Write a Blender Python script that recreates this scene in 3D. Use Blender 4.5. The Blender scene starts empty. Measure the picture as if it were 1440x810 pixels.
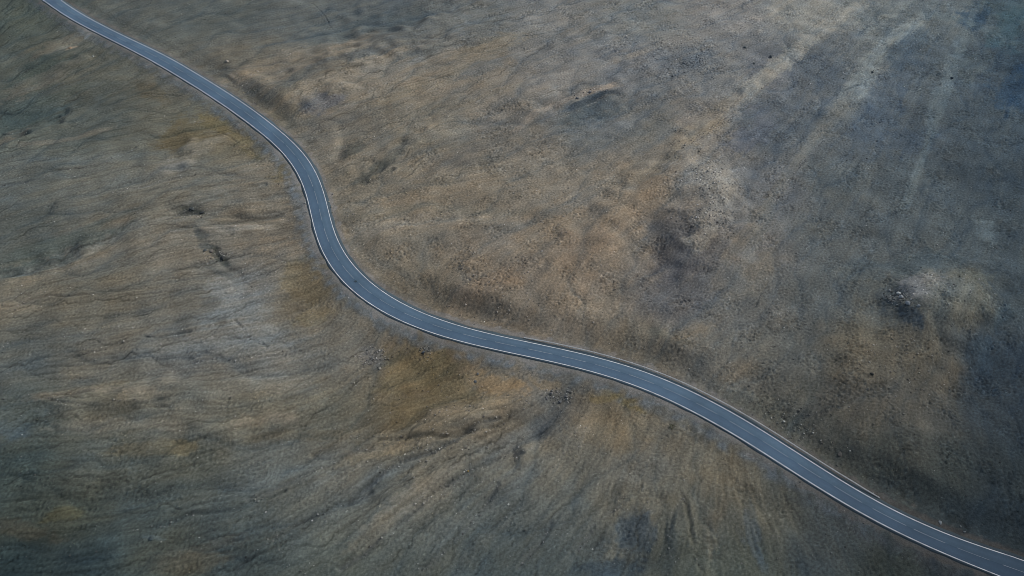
import bpy, bmesh, math, random, time
import numpy as np
from mathutils import Vector

T0 = time.time()
random.seed(7)
rng = np.random.default_rng(11)
SC = bpy.context.scene
C = SC.collection

# ------------------------------------------------------------------ camera
CAM_H = 200.0
PITCH = math.radians(47.0)
FPX = 1120.0                       # focal length in pixels of the 1440 x 810 photograph
cam_d = bpy.data.cameras.new("camera")
cam_d.sensor_width = 36.0
cam_d.lens = FPX / 1440.0 * 36.0
cam_d.clip_start = 1.0
cam_d.clip_end = 30000.0
cam = bpy.data.objects.new("camera", cam_d)
cam.location = (0, 0, CAM_H)
cam.rotation_euler = (math.pi / 2 - PITCH, 0, 0)
C.objects.link(cam)
SC.camera = cam

# ------------------------------------------------------------------ sky, sun, exposure
SUN_EL = math.radians(32.0)
SUN_AZ = math.radians(64.0)        # clockwise from +Y
world = bpy.data.worlds.new("World")
SC.world = world
world.use_nodes = True
wn = world.node_tree.nodes
sky = wn.new("ShaderNodeTexSky")
sky.sky_type = 'NISHITA'
sky.sun_disc = False
sky.sun_elevation = SUN_EL
sky.sun_rotation = SUN_AZ
sky.air_density = 1.0
sky.dust_density = 3.0
hs = wn.new("ShaderNodeHueSaturation")      # thin high cloud greys the blue
hs.inputs['Saturation'].default_value = 0.62
world.node_tree.links.new(sky.outputs[0], hs.inputs['Color'])
world.node_tree.links.new(hs.outputs[0], wn["Background"].inputs[0])
wn["Background"].inputs[1].default_value = 0.10
sun_d = bpy.data.lights.new("sun", 'SUN')
sun_d.energy = 1.5
sun_d.angle = math.radians(26.0)
sun_d.color = (1.0, 0.93, 0.84)
sun = bpy.data.objects.new("sun", sun_d)
S = Vector((math.cos(SUN_EL) * math.sin(SUN_AZ), math.cos(SUN_EL) * math.cos(SUN_AZ), math.sin(SUN_EL)))
sun.rotation_euler = (-S).to_track_quat('-Z', 'Y').to_euler()
C.objects.link(sun)
SC.view_settings.view_transform = 'Standard'
SC.view_settings.look = 'None'
SC.view_settings.exposure = 0.75
SC.view_settings.gamma = 1.0
SC.cycles.filter_width = 1.0

# ------------------------------------------------------------------ survey: photo coordinates -> ground coordinates (z = 0)
ST, CT = math.sin(PITCH), math.cos(PITCH)
def g(x, y):
    u = np.asarray(x, float) - 720.0
    v = np.asarray(y, float) - 405.0
    q = ST + v / FPX * CT
    return CAM_H * u / FPX / q, CAM_H * (CT - v / FPX * ST) / q
def gp(pts):
    a = np.array(pts, float)
    X, Y = g(a[:, 0], a[:, 1])
    return np.c_[X, Y]
def ginv(X, Y):
    d = Y * CT + CAM_H * ST
    return 720 + FPX * X / d, 405 + FPX * (CAM_H * CT - Y * ST) / d
def smooth01(t):
    t = np.clip(t, 0, 1)
    return t * t * (3 - 2 * t)
def lin(c):
    c = np.asarray(c, float) / 255.0
    return np.where(c <= 0.04045, c / 12.92, ((c + 0.055) / 1.055) ** 2.4)

# ------------------------------------------------------------------ road alignment
U = [(85.3,0),(98.8,10.1),(115.6,20.2),(140,33.8),(173.3,50.5),(206.7,65.8),(240,81.8),(273.3,101.9),(306.7,122),(340,143.3),(373.3,167.5),(387.5,179),(410,198.3),(426.7,214.2),(440,231.7),(448,250),(453.8,265),(458.2,280),(461.8,297),(466,315),(470,330),(481.7,355),(498.3,376.7),(520,397.5),(545,416.7),(578.3,434.9),(620,450.8),(660,463.3),(676.7,467.5),(726.7,478),(800,493.3),(860,507.5),(910,523.3),(960,543.3),(1010,569),(1030,580),(1080,610),(1130,642.5),(1180,674.5),(1200,687),(1230,704.7),(1250,716),(1300,739.2),(1350,760),(1400,777.5),(1440,790.8)]
L = [(61.4,0),(73.6,9.7),(90.4,21),(107.2,31.1),(124,39.9),(160,57.6),(173.3,64.4),(206.7,81.7),(240,100.8),(273.3,120.8),(306.7,142.5),(340,165.8),(360.8,181.7),(386.7,201.7),(403.3,220),(416.7,240),(423.5,251),(429.2,265.1),(433.5,281),(437,298.7),(440.5,316),(443.3,330),(451.7,351.7),(465,376.7),(481.7,397.5),(503.3,417.5),(536.7,438.3),(560,450.5),(593.3,464.2),(626.7,475),(676.7,487.5),(726.7,498),(800,513.3),(860,529.7),(910,547.5),(960,570.8),(1010,597.5),(1030,608.3),(1080,640.8),(1130,673.3),(1181.7,705),(1200,715.8),(1250,743.3),(1300,766.7),(1350,788),(1362,792.4),(1409,809.6)]
def resample(P, step):
    s = np.r_[0, np.cumsum(np.hypot(*np.diff(P, axis=0).T))]
    n = max(2, int(s[-1] / step))
    t = np.linspace(0, s[-1], n + 1)
    return np.c_[np.interp(t, s, P[:, 0]), np.interp(t, s, P[:, 1])]
def gsmooth(P, sig):
    k = int(4 * sig)
    w = np.exp(-0.5 * (np.arange(-k, k + 1) / sig) ** 2); w /= w.sum()
    out = []
    for c in range(P.shape[1]):
        a = P[:, c]
        pad = np.r_[2 * a[0] - a[k:0:-1], a, 2 * a[-1] - a[-2:-k - 2:-1]]
        out.append(np.convolve(pad, w, 'valid'))
    return np.c_[tuple(out)]
UG = gsmooth(resample(gp(U), 0.5), 9)
LG = gsmooth(resample(gp(L), 0.5), 9)
dd = np.hypot(UG[:, None, 0] - LG[None, :, 0], UG[:, None, 1] - LG[None, :, 1])
j = dd.argmin(1)
CL = (UG + LG[j]) / 2
CL = gsmooth(resample(CL, 0.5), 10)
def tangents(P):
    t = np.gradient(P, axis=0)
    return t / np.hypot(t[:, 0], t[:, 1])[:, None]
t0 = tangents(CL)
n0 = np.c_[-t0[:, 1], t0[:, 0]]     # towards the uphill (far) side
def half(P, side):
    d2 = np.hypot(CL[:, None, 0] - P[None, :, 0], CL[:, None, 1] - P[None, :, 1]).min(1)
    return gsmooth(d2[:, None], 24)[:, 0]
HW = np.clip((half(UG, 1) + half(LG, -1)) / 2, 2.7, 3.5)
# carry the road on outside the photograph
EXT = 400
ka = np.arange(EXT, 0, -1) * 0.5
kb = np.arange(1, EXT + 1) * 0.5
def arc(p, t, ks, curv):
    ang = curv * ks
    d = np.c_[np.cos(ang) * t[0] - np.sin(ang) * t[1], np.sin(ang) * t[0] + np.cos(ang) * t[1]]
    return d
ta = -t0[12]; tb = t0[-12]
da = arc(None, ta, kb, 0.0035); db = arc(None, tb, kb, 0.002)
A = CL[0] + np.cumsum(da * 0.5, axis=0)
B = CL[-1] + np.cumsum(db * 0.5, axis=0)
HW = np.r_[np.full(EXT, HW[0]), HW, np.full(EXT, HW[-1])]
CL = np.r_[A[::-1], CL, B]
CL = gsmooth(CL, 6)
TN = tangents(CL)
NN = np.c_[-TN[:, 1], TN[:, 0]]
ARC = np.r_[0, np.cumsum(np.hypot(*np.diff(CL, axis=0).T))]
SHO_U, SHO_L = 1.15, 0.85          # dark paved shoulders outside the white lines

# ------------------------------------------------------------------ fine ground grid
CELL = 0.4
X0, X1, Y0, Y1 = -330.0, 330.0, 50.0, 434.0
gx = np.arange(X0, X1, CELL); gy = np.arange(Y0, Y1, CELL)
NX, NY = len(gx), len(gy)
GX, GY = np.meshgrid(gx, gy)
GX = GX.astype(np.float32); GY = GY.astype(np.float32)
fx = np.fft.rfftfreq(NX, CELL)[None, :]; fy = np.fft.fftfreq(NY, CELL)[:, None]
FR = np.hypot(fx, fy); FR[0, 0] = 1e-6
def band(lmin, lmax, beta=0.0):
    """random field holding wavelengths lmin..lmax metres, unit variance"""
    F = np.fft.rfft2(rng.standard_normal((NY, NX)))
    amp = np.exp(-(FR * lmin) ** 4) * (1 - np.exp(-(FR * lmax) ** 4)) * FR ** (-beta)
    a = np.fft.irfft2(F * amp, s=(NY, NX))
    return ((a - a.mean()) / a.std()).astype(np.float32)
def blur(a, lam):
    return np.fft.irfft2(np.fft.rfft2(a) * np.exp(-(FR * lam) ** 2), s=(NY, NX)).astype(np.float32)
def unit(a):
    return (a - a.mean()) / a.std()

# photo position of each grid point, pushed about a little so that colour borders are ragged
WX = band(6, 60, 1.0); WY = band(6, 60, 1.0)
PX0, PY0 = ginv(GX, GY)

# flow direction of slopes and rills: (photo x, photo y, degrees above the photo's x axis)
FLOW = [(20,30,38),(100,80,32),(60,150,22),(60,250,12),(200,230,9),(150,340,22),(40,400,14),(150,430,9),(300,470,9),(100,550,4),(100,650,6),(300,600,8),(400,650,16),(400,730,28),(500,700,36),(560,760,42),(600,680,42),(640,600,16),(700,630,34),(800,650,50),(850,720,56),(720,760,52),(960,700,72),(1060,700,100),(1150,750,118),(1050,780,104),(300,790,15),(100,780,10),(300,330,10),(390,280,6),
 (300,70,18),(420,120,28),(400,50,10),(600,120,23),(600,40,18),(800,60,22),(750,150,25),(900,100,22),(1000,50,20),(1100,80,46),(1200,110,58),(1350,150,72),(1000,200,42),(900,230,32),(1100,280,57),(1050,400,56),(900,330,36),(700,230,16),(520,240,30),(600,330,8),(560,390,150),(700,400,40),(800,420,60),(900,450,66),(1000,480,50),(1200,450,60),(1300,550,85),(1350,650,96),(1100,550,45),(1420,300,75),(1250,300,62)]
fa = np.array(FLOW, float)
ga = gp(fa[:, :2])
gb = gp(np.c_[fa[:, 0] + 4 * np.cos(np.radians(fa[:, 2])), fa[:, 1] - 4 * np.sin(np.radians(fa[:, 2]))])
th2 = np.arctan2(gb[:, 1] - ga[:, 1], gb[:, 0] - ga[:, 0])
# interpolate on a coarse lattice first
LS = 10
lx = np.linspace(X0, X1, NX // LS + 2); ly = np.linspace(Y0, Y1, NY // LS + 2)
LXm, LYm = np.meshgrid(lx, ly)
def lattice_to_grid(Z):
    ix = np.interp(gx, lx, np.arange(len(lx))); iy = np.interp(gy, ly, np.arange(len(ly)))
    x0 = np.minimum(ix.astype(int), len(lx) - 2); y0 = np.minimum(iy.astype(int), len(ly) - 2)
    tx = (ix - x0)[None, :]; ty = (iy - y0)[:, None]
    a = Z[y0][:, x0]; b = Z[y0][:, x0 + 1]; c = Z[y0 + 1][:, x0]; d = Z[y0 + 1][:, x0 + 1]
    return ((a * (1 - tx) + b * tx) * (1 - ty) + (c * (1 - tx) + d * tx) * ty).astype(np.float32)
def rbf(points, values, sx, power):
    """normalised inverse-distance blend of control values over the lattice"""
    acc = [np.zeros(LXm.shape) for _ in range(values.shape[1])]; ws = np.zeros(LXm.shape)
    for p, v in zip(points, values):
        w = 1.0 / ((((LXm - p[0]) ** 2 + (LYm - p[1]) ** 2) / sx ** 2 + 0.15) ** power)
        ws += w
        for k in range(values.shape[1]): acc[k] += w * v[k]
    return [a / ws for a in acc]
fc, fs = rbf(ga, np.c_[np.cos(th2), np.sin(th2)], 20.0, 1.6)
ang = np.arctan2(lattice_to_grid(fs), lattice_to_grid(fc)) + 0.09 * band(15, 90, 1.0)
VX = np.cos(ang).astype(np.float32); VY = np.sin(ang).astype(np.float32)
def lic(n, steps):
    out = n.copy(); cnt = 1
    for sgn in (1, -1):
        x = np.tile(np.arange(NX, dtype=np.float32), (NY, 1)); y = np.tile(np.arange(NY, dtype=np.float32)[:, None], (1, NX))
        pvx, pvy = VX * sgn, VY * sgn
        for k in range(steps):
            x += pvx; y += pvy
            xi = np.clip((x + 0.5).astype(np.int32), 0, NX - 1); yi = np.clip((y + 0.5).astype(np.int32), 0, NY - 1)
            idx = yi * NX + xi
            out += n.ravel()[idx]; cnt += 1
            vx = VX.ravel()[idx]; vy = VY.ravel()[idx]
            s = np.where(vx * pvx + vy * pvy < 0, -1.0, 1.0).astype(np.float32)
            pvx, pvy = vx * s, vy * s
    return unit(out).astype(np.float32)
LIC_F = lic(band(0.9, 3.0), 16)        # fine scratches
LIC_M = lic(band(2.2, 9.0), 34)        # rills
LIC_C = lic(band(6.0, 30.0), 60)       # broad ribs
LIC_B = lic(band(7.0, 40.0), 26)       # soil patches drawn out downslope
LIC_S = lic(band(0.8, 1.7), 7)         # short strokes
def streamlines(seeds, lo, hi, width):
    """thin lines that follow the slope, as a soft mask"""
    acc = np.zeros(NX * NY, np.float32)
    n = len(seeds); x = ((seeds[:, 0] - X0) / CELL).astype(np.float32); y = ((seeds[:, 1] - Y0) / CELL).astype(np.float32)
    L_ = rng.uniform(lo, hi, n) / CELL; amp = rng.uniform(.35, 1, n); drift = rng.normal(0, .1, n); wob_ = rng.uniform(0, 6.28, n); wl = rng.uniform(8, 30, n)
    pvx = np.ones(n, np.float32); pvy = np.zeros(n, np.float32); first = True
    for k in range(int(hi / CELL)):
        ok = (k < L_) & (x > 1) & (x < NX - 2) & (y > 1) & (y < NY - 2)
        idx = np.clip(y.astype(int), 0, NY - 1) * NX + np.clip(x.astype(int), 0, NX - 1)
        fadein = np.clip(np.minimum(k, L_ - k) / (0.25 * L_), 0, 1) * amp
        np.maximum.at(acc, idx[ok], fadein[ok].astype(np.float32))
        vx = VX.ravel()[idx]; vy = VY.ravel()[idx]
        if not first:
            sg = np.where(vx * pvx + vy * pvy < 0, -1, 1); vx = vx * sg; vy = vy * sg
        first = False
        a = .6 * drift + .12 * np.sin(k / wl + wob_)
        pvx, pvy = vx * np.cos(a) - vy * np.sin(a), vx * np.sin(a) + vy * np.cos(a)
        x = x + pvx; y = y + pvy
    m = blur(acc.reshape(NY, NX), width)
    return np.clip(m / (np.percentile(m[m > 1e-3], 97) + 1e-6), 0, 1.3)
def seeds(n, boxes):
    out = []
    for (xa, ya, xb, yb, k) in boxes:
        m = int(n * k)
        out.append(gp(np.c_[rng.uniform(xa, xb, m), rng.uniform(ya, yb, m)]))
    return np.concatenate(out)
LBOX = [(-20,20,250,260,.9),(-20,260,420,420,1.0),(-20,420,520,620,1.3),(-20,620,420,820,1.0),(420,600,820,820,1.2),(820,620,1150,820,.5),(360,40,760,260,.8),(760,0,1300,300,.45),(300,20,700,100,.4)]
def drain(noise, count, steps, k, rounds=2, carve=0.0):
    """water let run over the slope: where many trickles meet, channels that branch uphill"""
    nz = noise.copy()
    for r_ in range(rounds):
        gy_, gx_ = np.gradient(nz)
        gm = np.hypot(gx_, gy_) * k + 1e-6; kk_ = k * .9 * np.tanh(gm / .9) / gm      # water never runs uphill
        dx = (-VX - kk_ * gx_).ravel(); dy = (-VY - kk_ * gy_).ravel()
        l = np.hypot(dx, dy) + 1e-6; dx = (dx / l).astype(np.float32); dy = (dy / l).astype(np.float32)
        x = rng.uniform(1, NX - 2, count).astype(np.float32); y = rng.uniform(1, NY - 2, count).astype(np.float32)
        acc = np.zeros(NX * NY); pvx = np.zeros(count, np.float32); pvy = np.zeros(count, np.float32)
        for s_ in range(steps):
            idx = np.clip(y.astype(np.int32), 0, NY - 1) * NX + np.clip(x.astype(np.int32), 0, NX - 1)
            acc += np.bincount(idx, minlength=NX * NY)
            pvx = .45 * pvx + .55 * dx[idx]; pvy = .45 * pvy + .55 * dy[idx]
            x += pvx * 1.1; y += pvy * 1.1
            np.clip(x, 0, NX - 1, out=x); np.clip(y, 0, NY - 1, out=y)
        acc = acc.reshape(NY, NX)
        lg = np.log1p(blur(acc, .25).clip(0)) - math.log1p(count * steps / (NX * NY))
        if r_ < rounds - 1: nz = nz - carve * blur(np.clip(lg, -1, 2.5), .5)
    return lg.astype(np.float32)
def fbm(lmin, lmax, beta): return band(lmin, lmax, beta)
N1 = fbm(1.6, 18, .9)
DR1 = drain(N1, 90000, 110, 1.45 / float(np.abs(np.gradient(N1)[1]).mean() * 2), 2, .06)
N2 = fbm(6, 60, 1.2)
DR2 = drain(N2, 60000, 170, 1.1 / float(np.abs(np.gradient(N2)[1]).mean() * 2), 2, .05)
CH1 = np.clip(blur(np.clip(DR1 - .75, 0, 2.2), .22) / 1.1, 0, 1.4)
CH2 = np.clip(blur(np.clip(DR2 - .4, 0, 2.6), .55) / 1.5, 0, 1.3)
VAL2 = unit(blur(np.clip(DR2, -1.5, 3), 1.8))
VAL = unit(blur(np.clip(DR2, -1.5, 3), 5.0))        # broad valleys between ridges
print('drain', time.time() - T0, CH1.mean(), CH2.mean())
DARKL = streamlines(seeds(150, LBOX), 6, 46, 1.15)
PALEL = streamlines(seeds(120, LBOX), 5, 36, 1.7)
WORM2 = np.exp(-(band(1.2, 3.2) / 0.22) ** 2)
WORM_N = band(1.3, 4.0)
WORM = np.exp(-(WORM_N / 0.33) ** 2) * np.clip(.6 + .5 * band(3, 12), 0, 1.4)
print("lic", time.time() - T0)

# ------------------------------------------------------------------ signed distance to the road (positive = far side)
SD = np.full((NY, NX), 60.0, np.float32); SA = np.full((NY, NX), 1e9, np.float32); SI = np.zeros((NY, NX), np.int32)
R = 26.0; rc = int(R / CELL)
for i in range(0, len(CL), 2):
    cx, cy = CL[i]
    if not (X0 - R < cx < X1 + R and Y0 - R < cy < Y1 + R): continue
    ix = int((cx - X0) / CELL); iy = int((cy - Y0) / CELL)
    xa, xb = max(0, ix - rc), min(NX, ix + rc); ya, yb = max(0, iy - rc), min(NY, iy + rc)
    if xb <= xa or yb <= ya: continue
    dx = GX[ya:yb, xa:xb] - cx; dy = GY[ya:yb, xa:xb] - cy
    d2 = dx * dx + dy * dy
    m = d2 < SA[ya:yb, xa:xb]
    SA[ya:yb, xa:xb][m] = d2[m]
    SI[ya:yb, xa:xb][m] = i
    SD[ya:yb, xa:xb][m] = (dx * NN[i, 0] + dy * NN[i, 1])[m]
near = SA < R * R
SD[~near] = 60.0
AD = np.abs(SD)

# ------------------------------------------------------------------ ground colour: soils and gravels by place, darkening towards the edges painted in
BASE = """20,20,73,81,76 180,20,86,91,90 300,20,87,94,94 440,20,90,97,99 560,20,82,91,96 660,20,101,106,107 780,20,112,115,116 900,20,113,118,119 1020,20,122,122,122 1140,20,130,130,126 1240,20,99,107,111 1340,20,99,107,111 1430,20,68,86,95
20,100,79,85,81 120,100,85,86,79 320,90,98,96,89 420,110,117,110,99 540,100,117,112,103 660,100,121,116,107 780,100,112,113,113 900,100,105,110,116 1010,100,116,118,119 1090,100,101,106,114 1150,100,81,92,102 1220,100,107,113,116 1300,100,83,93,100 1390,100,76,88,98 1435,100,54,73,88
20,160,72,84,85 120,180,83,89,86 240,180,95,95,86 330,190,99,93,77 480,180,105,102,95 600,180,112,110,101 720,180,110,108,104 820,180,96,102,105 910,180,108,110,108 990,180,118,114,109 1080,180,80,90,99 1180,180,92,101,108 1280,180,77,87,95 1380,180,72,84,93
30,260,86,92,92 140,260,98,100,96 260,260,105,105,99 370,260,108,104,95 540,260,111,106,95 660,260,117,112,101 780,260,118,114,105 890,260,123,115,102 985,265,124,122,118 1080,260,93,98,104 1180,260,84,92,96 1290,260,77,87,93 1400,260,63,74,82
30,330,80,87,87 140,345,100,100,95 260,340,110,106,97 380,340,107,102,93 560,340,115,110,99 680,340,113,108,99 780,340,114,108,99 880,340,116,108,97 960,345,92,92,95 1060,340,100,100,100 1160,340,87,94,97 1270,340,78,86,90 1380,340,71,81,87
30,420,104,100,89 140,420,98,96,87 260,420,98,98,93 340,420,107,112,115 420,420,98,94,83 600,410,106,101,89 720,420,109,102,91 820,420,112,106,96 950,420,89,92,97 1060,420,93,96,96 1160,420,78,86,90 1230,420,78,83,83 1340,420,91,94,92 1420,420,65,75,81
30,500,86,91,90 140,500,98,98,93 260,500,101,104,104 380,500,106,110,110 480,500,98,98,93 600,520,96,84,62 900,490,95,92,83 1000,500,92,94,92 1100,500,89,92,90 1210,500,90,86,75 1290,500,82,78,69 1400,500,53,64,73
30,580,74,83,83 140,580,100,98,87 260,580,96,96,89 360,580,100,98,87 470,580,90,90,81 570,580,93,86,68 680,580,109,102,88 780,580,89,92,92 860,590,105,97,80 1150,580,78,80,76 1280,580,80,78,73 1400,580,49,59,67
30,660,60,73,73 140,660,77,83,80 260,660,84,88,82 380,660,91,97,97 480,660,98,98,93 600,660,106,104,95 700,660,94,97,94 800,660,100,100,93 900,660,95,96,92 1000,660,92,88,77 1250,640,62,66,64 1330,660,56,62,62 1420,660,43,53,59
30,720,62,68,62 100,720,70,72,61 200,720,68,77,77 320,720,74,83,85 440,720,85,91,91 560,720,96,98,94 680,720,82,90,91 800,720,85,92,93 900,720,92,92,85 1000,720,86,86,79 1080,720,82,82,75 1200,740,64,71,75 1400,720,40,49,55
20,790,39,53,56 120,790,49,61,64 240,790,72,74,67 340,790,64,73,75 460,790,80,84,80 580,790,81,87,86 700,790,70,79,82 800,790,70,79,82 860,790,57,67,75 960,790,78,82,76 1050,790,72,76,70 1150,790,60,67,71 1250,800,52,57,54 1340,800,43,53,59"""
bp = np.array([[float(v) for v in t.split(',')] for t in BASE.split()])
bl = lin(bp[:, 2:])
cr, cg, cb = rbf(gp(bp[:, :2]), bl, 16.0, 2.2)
COL = np.stack([lattice_to_grid(cr), lattice_to_grid(cg), lattice_to_grid(cb)], -1)

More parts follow.
